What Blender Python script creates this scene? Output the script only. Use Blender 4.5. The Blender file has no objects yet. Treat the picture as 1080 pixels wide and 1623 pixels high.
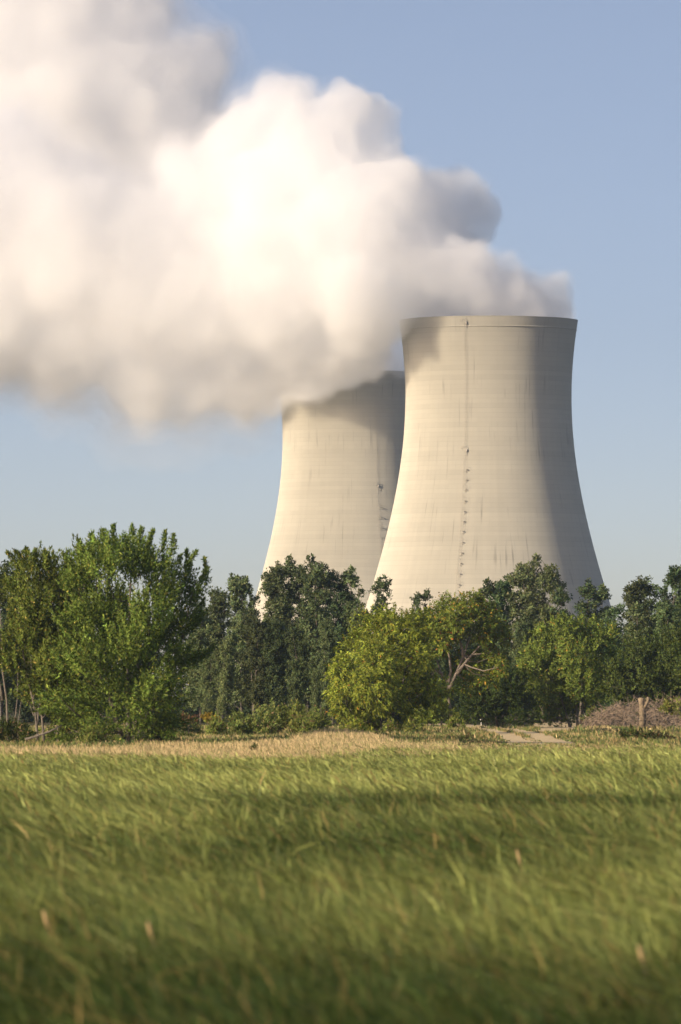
import bpy, math, random
import numpy as np
from mathutils import Vector, noise

C = bpy.context.scene.collection
RAD = math.radians
F = 10800.0            # focal length in pixels of the 1080 px wide photograph
CAM_H = 3.0
HOR = 1100.0           # picture row of the horizon


def at(px, py, d):
    """A point seen at picture position (px, py) standing d metres away."""
    return np.array([(px - 540.0) / F * d, d, CAM_H + (HOR - py) / F * d])


def on_ground(px, py, z=0.0):
    d = (CAM_H - z) * F / (py - HOR)
    return np.array([(px - 540.0) / F * d, d, z])


# ------------------------------------------------------------------ materials
def new_mat(name):
    m = bpy.data.materials.new(name)
    m.use_nodes = True
    nt = m.node_tree
    nt.nodes.clear()
    out = nt.nodes.new('ShaderNodeOutputMaterial')
    return m, nt, out


def node(nt, kind, **kw):
    n = nt.nodes.new(kind)
    for k, v in kw.items():
        if k in n.inputs:
            n.inputs[k].default_value = v
        else:
            setattr(n, k, v)
    return n


def link(nt, a, b):
    nt.links.new(a, b)


def ramp(nt, fac, stops):
    r = nt.nodes.new('ShaderNodeValToRGB')
    cr = r.color_ramp
    while len(cr.elements) < len(stops):
        cr.elements.new(0.5)
    for e, (p, c) in zip(cr.elements, stops):
        e.position = p
        e.color = (*c, 1.0) if len(c) == 3 else c
    link(nt, fac, r.inputs[0])
    return r.outputs[0]


def leaf_mat(name, translucent=0.2, spec=0.06, vary=0.08, rough=0.55):
    """Leaf colour comes from the leaf's own colour attribute, varied a little from tree to tree."""
    m, nt, out = new_mat(name)
    a = node(nt, 'ShaderNodeAttribute', attribute_name='col')
    oi = node(nt, 'ShaderNodeObjectInfo')
    mr = node(nt, 'ShaderNodeMapRange')
    mr.inputs[3].default_value = 1.0 - vary
    mr.inputs[4].default_value = 1.0 + vary
    link(nt, oi.outputs['Random'], mr.inputs[0])
    hs = node(nt, 'ShaderNodeHueSaturation')
    if vary > 0:
        fr = node(nt, 'ShaderNodeMath', operation='MULTIPLY')
        fr.inputs[1].default_value = 17.31
        link(nt, oi.outputs['Random'], fr.inputs[0])
        f2 = node(nt, 'ShaderNodeMath', operation='FRACT')
        link(nt, fr.outputs[0], f2.inputs[0])
        mh = node(nt, 'ShaderNodeMapRange')
        mh.inputs[3].default_value = 0.5 - vary * 0.11
        mh.inputs[4].default_value = 0.5 + vary * 0.09
        link(nt, f2.outputs[0], mh.inputs[0])
        link(nt, mh.outputs[0], hs.inputs['Hue'])
    link(nt, a.outputs['Color'], hs.inputs['Color'])
    link(nt, mr.outputs[0], hs.inputs['Value'])
    p = node(nt, 'ShaderNodeBsdfPrincipled', Roughness=rough)
    p.inputs['Specular IOR Level'].default_value = spec
    link(nt, hs.outputs[0], p.inputs['Base Color'])
    t = node(nt, 'ShaderNodeBsdfTranslucent')
    g = node(nt, 'ShaderNodeMix', data_type='RGBA', blend_type='MULTIPLY')
    g.inputs[0].default_value = 1.0
    link(nt, hs.outputs[0], g.inputs[6])
    g.inputs[7].default_value = (1.0, 1.15, 0.55, 1)
    link(nt, g.outputs[2], t.inputs['Color'])
    mx = node(nt, 'ShaderNodeMixShader')
    mx.inputs[0].default_value = translucent
    link(nt, p.outputs[0], mx.inputs[1])
    link(nt, t.outputs[0], mx.inputs[2])
    link(nt, mx.outputs[0], out.inputs['Surface'])
    return m


def bark_mat(name, c1, c2, scale=3.0):
    m, nt, out = new_mat(name)
    tc = node(nt, 'ShaderNodeTexCoord')
    mp = node(nt, 'ShaderNodeMapping')
    mp.inputs['Scale'].default_value = (scale * 2, scale * 2, scale * 0.5)
    link(nt, tc.outputs['Object'], mp.inputs[0])
    n = node(nt, 'ShaderNodeTexNoise', Scale=2.0, Detail=6.0, Roughness=0.7)
    link(nt, mp.outputs[0], n.inputs['Vector'])
    c = ramp(nt, n.outputs[0], [(0.35, c1), (0.65, c2)])
    p = node(nt, 'ShaderNodeBsdfPrincipled', Roughness=0.9)
    link(nt, c, p.inputs['Base Color'])
    b = node(nt, 'ShaderNodeBump', Strength=0.6, Distance=0.03)
    link(nt, n.outputs[0], b.inputs['Height'])
    link(nt, b.outputs[0], p.inputs['Normal'])
    link(nt, p.outputs[0], out.inputs['Surface'])
    return m


def plain_mat(name, col, rough=0.7, scale=8.0, amount=0.25, metallic=0.0):
    m, nt, out = new_mat(name)
    tc = node(nt, 'ShaderNodeTexCoord')
    n = node(nt, 'ShaderNodeTexNoise', Scale=scale, Detail=5.0)
    link(nt, tc.outputs['Object'], n.inputs['Vector'])
    lo = tuple(x * (1 - amount) for x in col)
    hi = tuple(min(1, x * (1 + amount)) for x in col)
    c = ramp(nt, n.outputs[0], [(0.3, lo), (0.7, hi)])
    p = node(nt, 'ShaderNodeBsdfPrincipled', Roughness=rough, Metallic=metallic)
    link(nt, c, p.inputs['Base Color'])
    link(nt, p.outputs[0], out.inputs['Surface'])
    return m


def concrete_mat():
    """Board-marked tower concrete: pour lifts, panel tints, rain streaks. Object space: z up, origin on the axis."""
    m, nt, out = new_mat('tower_concrete')
    tc = node(nt, 'ShaderNodeTexCoord')
    sp = node(nt, 'ShaderNodeSeparateXYZ')
    link(nt, tc.outputs['Object'], sp.inputs[0])

    def mth(op, a, b=None, c=None):
        n = node(nt, 'ShaderNodeMath', operation=op)
        for i, v in enumerate((a, b, c)):
            if v is None:
                continue
            if isinstance(v, (int, float)):
                n.inputs[i].default_value = v
            else:
                link(nt, v, n.inputs[i])
        return n.outputs[0]
    ang = mth('ARCTAN2', sp.outputs[0], mth('MULTIPLY', sp.outputs[1], -1.0))     # 0 faces -Y
    u = mth('MULTIPLY', ang, 30.0)
    z = sp.outputs[2]
    oi = node(nt, 'ShaderNodeObjectInfo')
    off = mth('MULTIPLY', oi.outputs['Random'], 300.0)

    def comb(a, b):
        c = node(nt, 'ShaderNodeCombineXYZ')
        link(nt, a, c.inputs[0])
        link(nt, b, c.inputs[1])
        link(nt, off, c.inputs[2])
        return c.outputs[0]

    def tex(a, b, scale, detail=3.0, rough=0.5):
        n = node(nt, 'ShaderNodeTexNoise', Scale=scale, Detail=detail, Roughness=rough)
        link(nt, comb(a, b), n.inputs['Vector'])
        return n.outputs[0]
    # pour lifts: every 1.5 m a slightly different tint
    lift = mth('FLOOR', mth('DIVIDE', z, 1.52))
    wl = node(nt, 'ShaderNodeTexWhiteNoise', noise_dimensions='2D')
    link(nt, comb(lift, oi.outputs['Random']), wl.inputs['Vector'])
    panel = mth('FLOOR', mth('DIVIDE', u, 4.7))
    wp = node(nt, 'ShaderNodeTexWhiteNoise', noise_dimensions='2D')
    link(nt, comb(mth('ADD', lift, 0.37), panel), wp.inputs['Vector'])
    # thin joint line
    fr = mth('FRACT', mth('DIVIDE', z, 1.52))
    joint = mth('LESS_THAN', fr, 0.13)
    jn = tex(mth('MULTIPLY', u, 0.08), z, 1.0, 2.0)
    joint = mth('MULTIPLY', joint, mth('MULTIPLY', jn, 1.3))
    # rain streaks, dark, narrow and broken
    st = tex(mth('MULTIPLY', u, 1.3), mth('MULTIPLY', z, 0.055), 1.0, 2.0, 0.5)
    mr = node(nt, 'ShaderNodeMapRange')
    mr.inputs[1].default_value = 0.61
    mr.inputs[2].default_value = 0.74
    link(nt, st, mr.inputs[0])
    msk = tex(mth('MULTIPLY', u, 0.1), mth('MULTIPLY', z, 0.1), 1.0, 2.0)
    mr2 = node(nt, 'ShaderNodeMapRange')
    mr2.inputs[1].default_value = 0.4
    mr2.inputs[2].default_value = 0.62
    link(nt, msk, mr2.inputs[0])
    streak = mth('MULTIPLY', mr.outputs[0], mr2.outputs[0])
    # soft long weathering streaks under the rim
    st2 = tex(mth('MULTIPLY', u, 0.6), mth('MULTIPLY', z, 0.012), 1.0, 4.0, 0.6)
    big = tex(mth('MULTIPLY', u, 0.045), mth('MULTIPLY', z, 0.045), 1.0, 4.0, 0.6)
    v = mth('ADD', mth('MULTIPLY_ADD', wl.outputs[0], 0.07, 0.94), mth('MULTIPLY', wp.outputs[0], 0.035))
    v = mth('MULTIPLY', v, mth('MULTIPLY_ADD', big, 0.22, 0.88))
    v = mth('MULTIPLY', v, mth('MULTIPLY_ADD', st2, 0.16, 0.92))
    v = mth('MULTIPLY', v, mth('SUBTRACT', 1.0, mth('MULTIPLY', joint, 0.10)))
    v = mth('MULTIPLY', v, mth('SUBTRACT', 1.0, mth('MULTIPLY', streak, 0.42)))
    # old vapour grime under the rim
    gr = node(nt, 'ShaderNodeMapRange')
    gr.inputs[1].default_value = 96.0
    gr.inputs[2].default_value = 126.0
    link(nt, mth('ADD', z, mth('MULTIPLY', st2, 14.0)), gr.inputs[0])
    v = mth('MULTIPLY', v, mth('SUBTRACT', 1.0, mth('MULTIPLY', gr.outputs[0], 0.16)))
    base = node(nt, 'ShaderNodeMix', data_type='RGBA', blend_type='MULTIPLY')
    base.inputs[0].default_value = 1.0
    base.inputs[6].default_value = (0.515, 0.492, 0.41, 1)
    cv = node(nt, 'ShaderNodeCombineColor')
    for i in range(3):
        link(nt, v, cv.inputs[i])
    link(nt, cv.outputs[0], base.inputs[7])
    p = node(nt, 'ShaderNodeBsdfPrincipled', Roughness=0.95)
    p.inputs['Specular IOR Level'].default_value = 0.1
    try:
        p.inputs['Diffuse Roughness'].default_value = 1.0
    except Exception:
        pass
    link(nt, base.outputs[2], p.inputs['Base Color'])
    b = node(nt, 'ShaderNodeBump', Strength=0.12, Distance=0.06)
    link(nt, mth('MULTIPLY', joint, -1.0), b.inputs['Height'])
    link(nt, b.outputs[0], p.inputs['Normal'])
    link(nt, p.outputs[0], out.inputs['Surface'])
    return m


def volume_mat(name, density, color, aniso=0.0):
    m, nt, out = new_mat(name)
    v = node(nt, 'ShaderNodeVolumePrincipled', Density=density, Anisotropy=aniso)
    v.inputs['Color'].default_value = (*color, 1)
    link(nt, v.outputs[0], out.inputs['Volume'])
    return m


# ------------------------------------------------------------------ mesh helpers
def make_mesh(name, verts, faces, mats, col=None, midx=None, smooth=False):
    """faces: list of (n, k) int arrays (k verts per face)."""
    me = bpy.data.meshes.new(name)
    verts = np.asarray(verts, np.float32)
    if isinstance(faces, np.ndarray):
        faces = [faces]
    faces = [np.asarray(f, np.int32) for f in faces if len(f)]
    loops = np.concatenate([f.ravel() for f in faces])
    counts = np.concatenate([np.full(len(f), f.shape[1], np.int32) for f in faces])
    starts = np.concatenate([[0], np.cumsum(counts)[:-1]]).astype(np.int32)
    me.vertices.add(len(verts))
    me.vertices.foreach_set('co', verts.ravel())
    me.loops.add(len(loops))
    me.loops.foreach_set('vertex_index', loops)
    me.polygons.add(len(counts))
    me.polygons.foreach_set('loop_start', starts)
    if midx is not None:
        me.polygons.foreach_set('material_index', np.asarray(midx, np.int32))
    for m in (mats if isinstance(mats, (list, tuple)) else [mats]):
        me.materials.append(m)
    me.update(calc_edges=True)
    if smooth:
        me.polygons.foreach_set('use_smooth', np.ones(len(counts), bool))
    if col is not None:
        a = me.attributes.new('col', 'FLOAT_COLOR', 'POINT')
        c4 = np.ones((len(verts), 4), np.float32)
        c4[:, :3] = col
        a.data.foreach_set('color', c4.ravel())
    return me


def link_obj(name, me, parent=None, loc=None):
    o = bpy.data.objects.new(name, me)
    C.objects.link(o)
    if parent is not None:
        o.parent = parent
    if loc is not None:
        o.location = loc
    return o


def tag(o, label=None, cat=None, group=None, kind=None):
    if label:
        o['label'] = label
    if cat:
        o['category'] = cat
    if group:
        o['group'] = group
    if kind:
        o['kind'] = kind
    return o


def thing(name, label, cat, loc, group=None, rz=0.0):
    o = bpy.data.objects.new(name, None)
    o.empty_display_size = 0.5
    C.objects.link(o)
    o.location = Vector(loc)
    o.rotation_euler = (0, 0, rz)
    return tag(o, label, cat, group)


def copy_thing(src, loc, label, rz=0.0, scale=1.0, group=None, name=None):
    r = src.copy()
    if name:
        r.name = name
    C.objects.link(r)
    r.location = Vector(loc)
    r.rotation_euler = (0, 0, rz)
    r.scale = (scale, scale, scale) if not isinstance(scale, tuple) else scale
    r['label'] = label
    if group:
        r['group'] = group
    for ch in list(src.children):
        c = ch.copy()
        C.objects.link(c)
        c.parent = r
    return r


class Geo:
    """Collects tubes and boxes for one mesh."""

    def __init__(self):
        self.v, self.f, self.n = [], [], 0

    def add(self, v, f):
        v = np.asarray(v, float)
        f = np.asarray(f, int)
        self.v.append(v)
        self.f.append(f + self.n)
        self.n += len(v)

    def tube(self, pts, radii, sides=6, closed=True):
        pts = np.asarray(pts, float)
        n = len(pts)
        radii = np.broadcast_to(np.asarray(radii, float), (n,))
        tang = np.gradient(pts, axis=0)
        tang /= np.linalg.norm(tang, axis=1, keepdims=True) + 1e-9
        ref = np.array([1.0, 0, 0]) if abs(tang[0][0]) < 0.8 else np.array([0, 1.0, 0])
        v = np.zeros((n, sides, 3))
        a = np.arange(sides) * 2 * math.pi / sides
        for i in range(n):
            s = np.cross(tang[i], ref)
            s /= np.linalg.norm(s) + 1e-9
            t = np.cross(tang[i], s)
            v[i] = pts[i] + radii[i] * (np.cos(a)[:, None] * s + np.sin(a)[:, None] * t)
        f = []
        for i in range(n - 1):
            for k in range(sides):
                k2 = (k + 1) % sides
                f.append((i * sides + k, i * sides + k2, (i + 1) * sides + k2, (i + 1) * sides + k))
        v = v.reshape(-1, 3)
        if closed:
            c0, c1 = len(v), len(v) + 1
            v = np.vstack([v, pts[:1], pts[-1:]])
            for k in range(sides):
                k2 = (k + 1) % sides
                f.append((c0, k2, k, c0))
                f.append((c1, (n - 1) * sides + k, (n - 1) * sides + k2, c1))
        q = [x for x in f if len(set(x)) == 4]
        tr = [tuple(dict.fromkeys(x)) for x in f if len(set(x)) == 3]
        self.v.append(v)
        self.f.append(np.array(q) + self.n)
        if tr:
            self.f.append(np.array(tr) + self.n)
        self.n += len(v)

    def box(self, c, s, rz=0.0):
        x, y, z = np.array(s) / 2.0
        v = np.array([(-x, -y, -z), (x, -y, -z), (x, y, -z), (-x, y, -z), (-x, -y, z), (x, -y, z), (x, y, z), (-x, y, z)])
        cr, sr = math.cos(rz), math.sin(rz)
        v = np.stack([v[:, 0] * cr - v[:, 1] * sr, v[:, 0] * sr + v[:, 1] * cr, v[:, 2]], 1) + np.array(c)
        self.add(v, [(0, 3, 2, 1), (4, 5, 6, 7), (0, 1, 5, 4), (1, 2, 6, 5), (2, 3, 7, 6), (3, 0, 4, 7)])

    def mesh(self, name, mat, smooth=False):
        v = np.concatenate(self.v)
        q = [f for f in self.f if f.shape[1] == 4]
        t = [f for f in self.f if f.shape[1] == 3]
        fs = []
        if q:
            fs.append(np.concatenate(q))
        if t:
            fs.append(np.concatenate(t))
        return make_mesh(name, v, fs, mat, smooth=smooth)


def unit(v):
    return v / (np.linalg.norm(v, axis=-1, keepdims=True) + 1e-9)


def leaf_geo(p, d, L, W, rng, droop=0.0, face=None):
    """One folded diamond leaf per point p along direction d. Returns verts (4n), quads (n)."""
    n = len(p)
    d = unit(d)
    r = rng.normal(size=(n, 3))
    if face is not None:
        r = face + r * 0.38
    s = unit(np.cross(d, r))
    nrm = np.cross(s, d)
    L = np.broadcast_to(np.asarray(L, float), (n,))[:, None]
    W = np.broadcast_to(np.asarray(W, float), (n,))[:, None]
    tip = p + d * L
    tip[:, 2] -= droop * L[:, 0]
    mid = p + d * L * 0.45
    v = np.stack([p, mid + s * W * 0.5 - nrm * W * 0.18, tip, mid - s * W * 0.5 - nrm * W * 0.18], 1).reshape(-1, 3)
    f = np.arange(4 * n).reshape(n, 4)
    return v, f


def leaf_colors(n, base, rng, jit=0.22, hue=0.12, extra=()):
    """extra: (fraction, colour) pairs of leaves that have turned."""
    base = np.array(base)
    c = base[None] * np.exp(rng.normal(0, jit, (n, 1)))
    c[:, 0] *= np.exp(rng.normal(0, hue, n))
    for frac, col in extra:
        k = rng.random(n) < frac
        c[k] = np.array(col) * np.exp(rng.normal(0, 0.25, (k.sum(), 1)))
    return np.clip(c, 0.002, 0.9)


def crown_mesh(name, lobes, rng, mat, base, shoots=1.0, per=26, L=0.2, W=0.1, up=0.9, slen=1.0, spread=0.5, droop=0.0,
               jit=0.22, extra=(), follow=0.6, inner=0.25, fan=None, fanw=0.9, spires=()):
    """lobes: rows (x, y, z, r, rz). Leafy shoots radiate from each lobe."""
    P, D, K, N = [], [], [], []
    cen = np.asarray(lobes, float)[:, :3].mean(0) - np.array([0, 0, 0.5])
    lobes = np.asarray(lobes, float)
    for (x, y, z, r, rz) in lobes:
        ns = max(4, int(shoots * 30 * (r * r) ** 0.85))
        dirs = unit(rng.normal(size=(ns, 3)))
        rad = inner + (0.85 - inner) * rng.random(ns) ** 0.6
        st = np.array([x, y, z]) + dirs * np.array([r, r, rz]) * rad[:, None]
        sd = unit(dirs * 0.75 + np.array([0, 0, up]) + rng.normal(0, 0.25, (ns, 3)))
        if fan is not None:
            sd = unit(dirs * 0.3 + fanw * unit(st - np.array(fan)) + np.array([0, 0, up * .55]) + rng.normal(0, 0.16, (ns, 3)))
        sl = slen * (0.6 + 0.7 * rng.random(ns)) * min(1.0, 0.35 + 0.5 * r)
        hue = np.exp(rng.normal(0, jit, ns))
        t = (np.arange(per)[None, :] + rng.random((ns, per))) / per
        bend = unit(rng.normal(size=(ns, 3))) * 0.15
        pts = st[:, None, :] + sd[:, None, :] * (t * sl[:, None])[..., None] + bend[:, None, :] * (t ** 2 * sl[:, None])[..., None]
        off = rng.normal(0, 1, (ns, per, 3)) * (0.10 * spread * (1.2 - t * 0.8))[..., None]
        P.append((pts + off).reshape(-1, 3))
        ld = sd[:, None, :] * follow + rng.normal(0, 1, (ns, per, 3)) * (1 - follow)
        D.append(ld.reshape(-1, 3))
        K.append(np.repeat(hue, per))
        fc = 0.6 * dirs + 0.7 * unit(st - cen) + np.array([0, 0, 0.35])
        N.append(np.repeat(fc, per, 0))
    for a, b in spires:                                                # single leafy leaders that stick out of the outline
        a, b = np.array(a), np.array(b)
        ln = np.linalg.norm(b - a)
        m = int(170 * ln)
        t = rng.random(m) ** .85
        bow = np.cross(unit(b - a), rng.normal(size=3)) * 0.08 * ln
        q = a + (b - a) * t[:, None] + bow * (t * (1 - t) * 4)[:, None] + rng.normal(0, 1, (m, 3)) * (0.23 * (1.15 - t))[:, None]
        P.append(q)
        D.append(unit(b - a) * 0.75 + rng.normal(0, .45, (m, 3)))
        K.append(np.full(m, 1.1))
        N.append(unit(q - cen) + rng.normal(0, .3, (m, 3)))
    P, D, K, N = np.concatenate(P), np.concatenate(D), np.concatenate(K), np.concatenate(N)
    n = len(P)
    v, f = leaf_geo(P, D, L * (0.65 + 0.7 * rng.random(n)), W * (0.7 + 0.6 * rng.random(n)), rng, droop, face=unit(N))
    c = leaf_colors(n, base, rng, 0.15, 0.1, extra) * K[:, None]
    return make_mesh(name, v, f, mat, col=np.repeat(c, 4, 0))


def trunk_mesh(name, stems, lobes, rng, mat, r0=0.16, limb=0.05, sides=7, limbs=True, every=1):
    """stems: list of polylines (local). A limb runs from the nearest stem to each lobe's centre."""
    g = Geo()
    paths = []
    for st in stems:
        st = np.asarray(st, float)
        # resample with a little wander
        seg = np.linalg.norm(np.diff(st, axis=0), axis=1)
        t = np.concatenate([[0], np.cumsum(seg)])
        m = max(6, int(t[-1] / 0.8))
        tt = np.linspace(0, t[-1], m)
        pts = np.stack([np.interp(tt, t, st[:, k]) for k in range(3)], 1)
        w = rng.normal(0, 0.03 * r0 / 0.15, (m, 3))
        w[0] = 0
        pts = pts + np.cumsum(w, 0) * 0.6
        rr = r0 * (1 - 0.86 * (tt / t[-1]) ** 0.9)
        rr[0] *= 1.35
        g.tube(pts, rr, sides)
        paths.append((pts, rr))
    if limbs:
        for i, (x, y, z, r, rz) in enumerate(lobes):
            if i % every:
                continue
            tgt = np.array([x, y, z + 0.2 * rz])
            best = None
            for pts, rr in paths:
                low = pts[:, 2] < z - 0.25 * np.hypot(pts[:, 0] - x, pts[:, 1] - y)
                if not low.any():
                    low = np.arange(len(pts)) < 2
                k = np.where(low)[0][np.argmin(np.linalg.norm(pts[low] - tgt, axis=1))]
                dd = np.linalg.norm(pts[k] - tgt)
                if best is None or dd < best[0]:
                    best = (dd, pts[k], rr[k])
            dd, s, sr = best
            if dd < 0.3:
                continue
            mid = (s + tgt) / 2 + np.array([0, 0, -0.12 * dd]) + rng.normal(0, 0.05 * dd, 3)
            m1 = s * 0.56 + mid * 0.5 - tgt * 0.06 + rng.normal(0, 0.02 * dd, 3)
            g.tube([s, m1, mid, mid * 0.4 + tgt * 0.6, tgt], np.array([1, .8, .6, .42, .2]) * min(limb * (0.6 + 0.25 * dd), sr * 0.8), 5)
            for q in range(3):
                e = tgt + unit(rng.normal(size=3) + np.array([0, 0, .6])) * r * 0.7
                b = mid * 0.4 + tgt * 0.6
                g.tube([b, (b + e) / 2 + rng.normal(0, .05 * r, 3), e], np.array([.42, .3, .1]) * min(limb * (0.6 + 0.25 * dd), sr * .8), 4)
    return g.mesh(name, mat, smooth=True)


# ------------------------------------------------------------------ light, sky, camera
SUN_EL, SUN_AZ = 21.0, -124.5          # azimuth from +Y, clockwise seen from above
s_dir = Vector((math.sin(RAD(SUN_AZ)) * math.cos(RAD(SUN_EL)), math.cos(RAD(SUN_AZ)) * math.cos(RAD(SUN_EL)), math.sin(RAD(SUN_EL))))
sun = bpy.data.lights.new('sun', 'SUN')
sun.energy = 4.1
sun.angle = RAD(0.53)
sun.color = (1.0, 0.83, 0.62)
so = bpy.data.objects.new('sun', sun)
C.objects.link(so)
so.rotation_euler = (-s_dir).to_track_quat('-Z', 'Y').to_euler()
so.location = (0, 0, 500)

w = bpy.data.worlds.new('World')
bpy.context.scene.world = w
w.use_nodes = True
nt = w.node_tree
nt.nodes.clear()
sky = nt.nodes.new('ShaderNodeTexSky')
sky.sky_type = 'NISHITA'
sky.sun_disc = False
sky.sun_elevation = RAD(SUN_EL)
sky.sun_rotation = RAD(SUN_AZ)
sky.altitude = 0
sky.air_density = 1.0
sky.dust_density = 2.6
sky.ozone_density = 2.5
tcw = nt.nodes.new('ShaderNodeTexCoord')
mpw = nt.nodes.new('ShaderNodeMapping')
mpw.inputs['Scale'].default_value = (1, 1, 3.6)
mpw.inputs['Location'].default_value = (0, 0, 0.026)
nt.links.new(tcw.outputs['Generated'], mpw.inputs[0])
nrw = nt.nodes.new('ShaderNodeVectorMath')
nrw.operation = 'NORMALIZE'
nt.links.new(mpw.outputs[0], nrw.inputs[0])
nt.links.new(nrw.outputs[0], sky.inputs[0])
bg = nt.nodes.new('ShaderNodeBackground')
bg.inputs['Strength'].default_value = 0.118
tint = nt.nodes.new('ShaderNodeMix')
tint.data_type = 'RGBA'
tint.blend_type = 'MULTIPLY'
tint.inputs[0].default_value = 1.0
tint.inputs[7].default_value = (1.50, 1.17, 1.02, 1)
nt.links.new(sky.outputs[0], tint.inputs[6])
nt.links.new(tint.outputs[2], bg.inputs[0])
wo = nt.nodes.new('ShaderNodeOutputWorld')
nt.links.new(bg.outputs[0], wo.inputs[0])

cam = bpy.data.cameras.new('camera')
cam.sensor_fit = 'AUTO'
cam.sensor_width = 36.0
cam.lens = 36.0 * F / 1623.0
cam.shift_y = (HOR - 811.5) / 1623.0
cam.clip_start = 1.0
cam.clip_end = 30000.0
cam.dof.use_dof = True
cam.dof.focus_distance = 1500.0
cam.dof.aperture_fstop = 3.3
co = bpy.data.objects.new('camera', cam)
C.objects.link(co)
co.location = (0, 0, CAM_H)
co.rotation_euler = (RAD(90), 0, 0)
sc = bpy.context.scene
sc.camera = co
sc.view_settings.view_transform = 'Standard'
sc.view_settings.look = 'None'
sc.view_settings.exposure = 0.78
sc.view_settings.gamma = 1.0
sc.render.engine = 'CYCLES'
cy = sc.cycles
cy.max_bounces = 64
cy.diffuse_bounces = 3
cy.glossy_bounces = 2
cy.transmission_bounces = 3
cy.volume_bounces = 56
cy.transparent_max_bounces = 64
cy.use_denoising = True
cy.use_adaptive_sampling = True
cy.adaptive_threshold = 0.02
cy.sample_clamp_indirect = 6.0
cy.caustics_reflective = False
cy.caustics_refractive = False

# ------------------------------------------------------------------ ground
RNG = np.random.default_rng(7)


def bump(x, y, cx, cy_, rx, ry, h):
    return h * np.exp(-((x - cx) / rx) ** 2 - ((y - cy_) / ry) ** 2)


def height(x, y):
    x = np.asarray(x, float)
    y = np.asarray(y, float)
    h = 0.06 * np.sin(x * 0.35 + y * 0.045) * np.clip((420 - y) / 60, 0, 1)
    h = h + 0.10 * np.sin(y * 0.055 + x * 0.12 + 1.3) * np.clip((400 - y) / 80, 0, 1)
    h = h + bump(x, y, -12.8, 292, 2.6, 9, 0.25)
    h = h + bump(x, y, 19.4, 500, 2.4, 10, 0.5)          # earth bank beside the track
    h = h + bump(x, y, 25.5, 505, 4.0, 12, 0.4)
    h = h + bump(x, y, 8.2, 418, 2.4, 12, 0.12)
    h = h + bump(x, y, -0.2, 405, 4.5, 20, 0.42)
    return h


def ground_mesh():
    xs = np.concatenate([[-1800, -1200, -600, -300, -160], np.arange(-80, 80.1, 0.8), [160, 300, 600, 1200, 1800]])
    ys = np.concatenate([[-400, -150, -40], np.arange(20, 460, 3.0), np.arange(460, 640, 2.5), [680, 720, 800, 900, 1100, 1400, 1800, 2300, 3000, 3800, 4800, 6000]])
    X, Y = np.meshgrid(xs, ys)
    Z = height(X, Y)
    v = np.stack([X, Y, Z], -1).reshape(-1, 3)
    nx, ny = len(xs), len(ys)
    i = np.arange(nx * ny).reshape(ny, nx)
    f = np.stack([i[:-1, :-1], i[:-1, 1:], i[1:, 1:], i[1:, :-1]], -1).reshape(-1, 4)
    m, nt, out = new_mat('soil_and_turf')
    tc = node(nt, 'ShaderNodeTexCoord')
    n1 = node(nt, 'ShaderNodeTexNoise', Scale=0.08, Detail=5.0, Roughness=0.6)
    n2 = node(nt, 'ShaderNodeTexNoise', Scale=2.2, Detail=6.0, Roughness=0.7)
    link(nt, tc.outputs['Object'], n1.inputs['Vector'])
    link(nt, tc.outputs['Object'], n2.inputs['Vector'])
    a = ramp(nt, n1.outputs[0], [(0.35, (0.05, 0.06, 0.018)), (0.65, (0.10, 0.085, 0.035))])
    b = ramp(nt, n2.outputs[0], [(0.3, (0.55, 0.55, 0.5)), (0.7, (1.2, 1.15, 1.0))])
    mx = node(nt, 'ShaderNodeMix', data_type='RGBA', blend_type='MULTIPLY')
    mx.inputs[0].default_value = 1
    link(nt, a, mx.inputs[6])
    link(nt, b, mx.inputs[7])
    p = node(nt, 'ShaderNodeBsdfPrincipled', Roughness=1.0)
    p.inputs['Specular IOR Level'].default_value = 0.1
    link(nt, mx.outputs[2], p.inputs['Base Color'])
    link(nt, p.outputs[0], out.inputs['Surface'])
    return make_mesh('ground', v, f, m, smooth=True)


tag(link_obj('ground', ground_mesh()), kind='structure')

# pale sandy farm track: ribbons lying on the ground
m_sand, nt, out = new_mat('pale_sand')
tc = node(nt, 'ShaderNodeTexCoord')
n1 = node(nt, 'ShaderNodeTexNoise', Scale=0.9, Detail=8.0, Roughness=0.7)
link(nt, tc.outputs['Object'], n1.inputs['Vector'])
cc = ramp(nt, n1.outputs[0], [(0.3, (0.40, 0.28, 0.12)), (0.7, (0.74, 0.57, 0.30))])
p = node(nt, 'ShaderNodeBsdfPrincipled', Roughness=1.0)
link(nt, cc, p.inputs['Base Color'])
link(nt, p.outputs[0], out.inputs['Surface'])


def ribbon(rows, name):
    """rows: pairs of picture points (left edge, right edge) on the ground."""
    v = []
    rows = [(on_ground(*a), on_ground(*b)) for a, b in rows]
    dense = []
    for (a0, b0), (a1, b1) in zip(rows[:-1], rows[1:]):
        for t in np.linspace(0, 1, 6)[:-1]:
            dense.append((a0 + (a1 - a0) * t, b0 + (b1 - b0) * t))
    dense.append(rows[-1])
    for a, b in dense:
        wob = noise.noise(Vector(a) * 0.35) * 0.14, noise.noise(Vector(b) * 0.35 + Vector((9, 0, 0))) * 0.14
        for t in np.linspace(0, 1, 7):
            q = a + (b - a) * (wob[0] + t * (1 + wob[1] - wob[0]))
            q[2] = float(height(q[0], q[1])) + 0.03 + 0.03 * noise.noise(Vector(q) * 0.8)
            v.append(q)
    n = len(dense)
    i = np.arange(n * 7).reshape(n, 7)
    f = np.stack([i[:-1, :-1], i[:-1, 1:], i[1:, 1:], i[1:, :-1]], -1).reshape(-1, 4)
    o = link_obj(name, make_mesh(name, v, f, m_sand, smooth=True))
    return tag(o, kind='structure')


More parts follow.
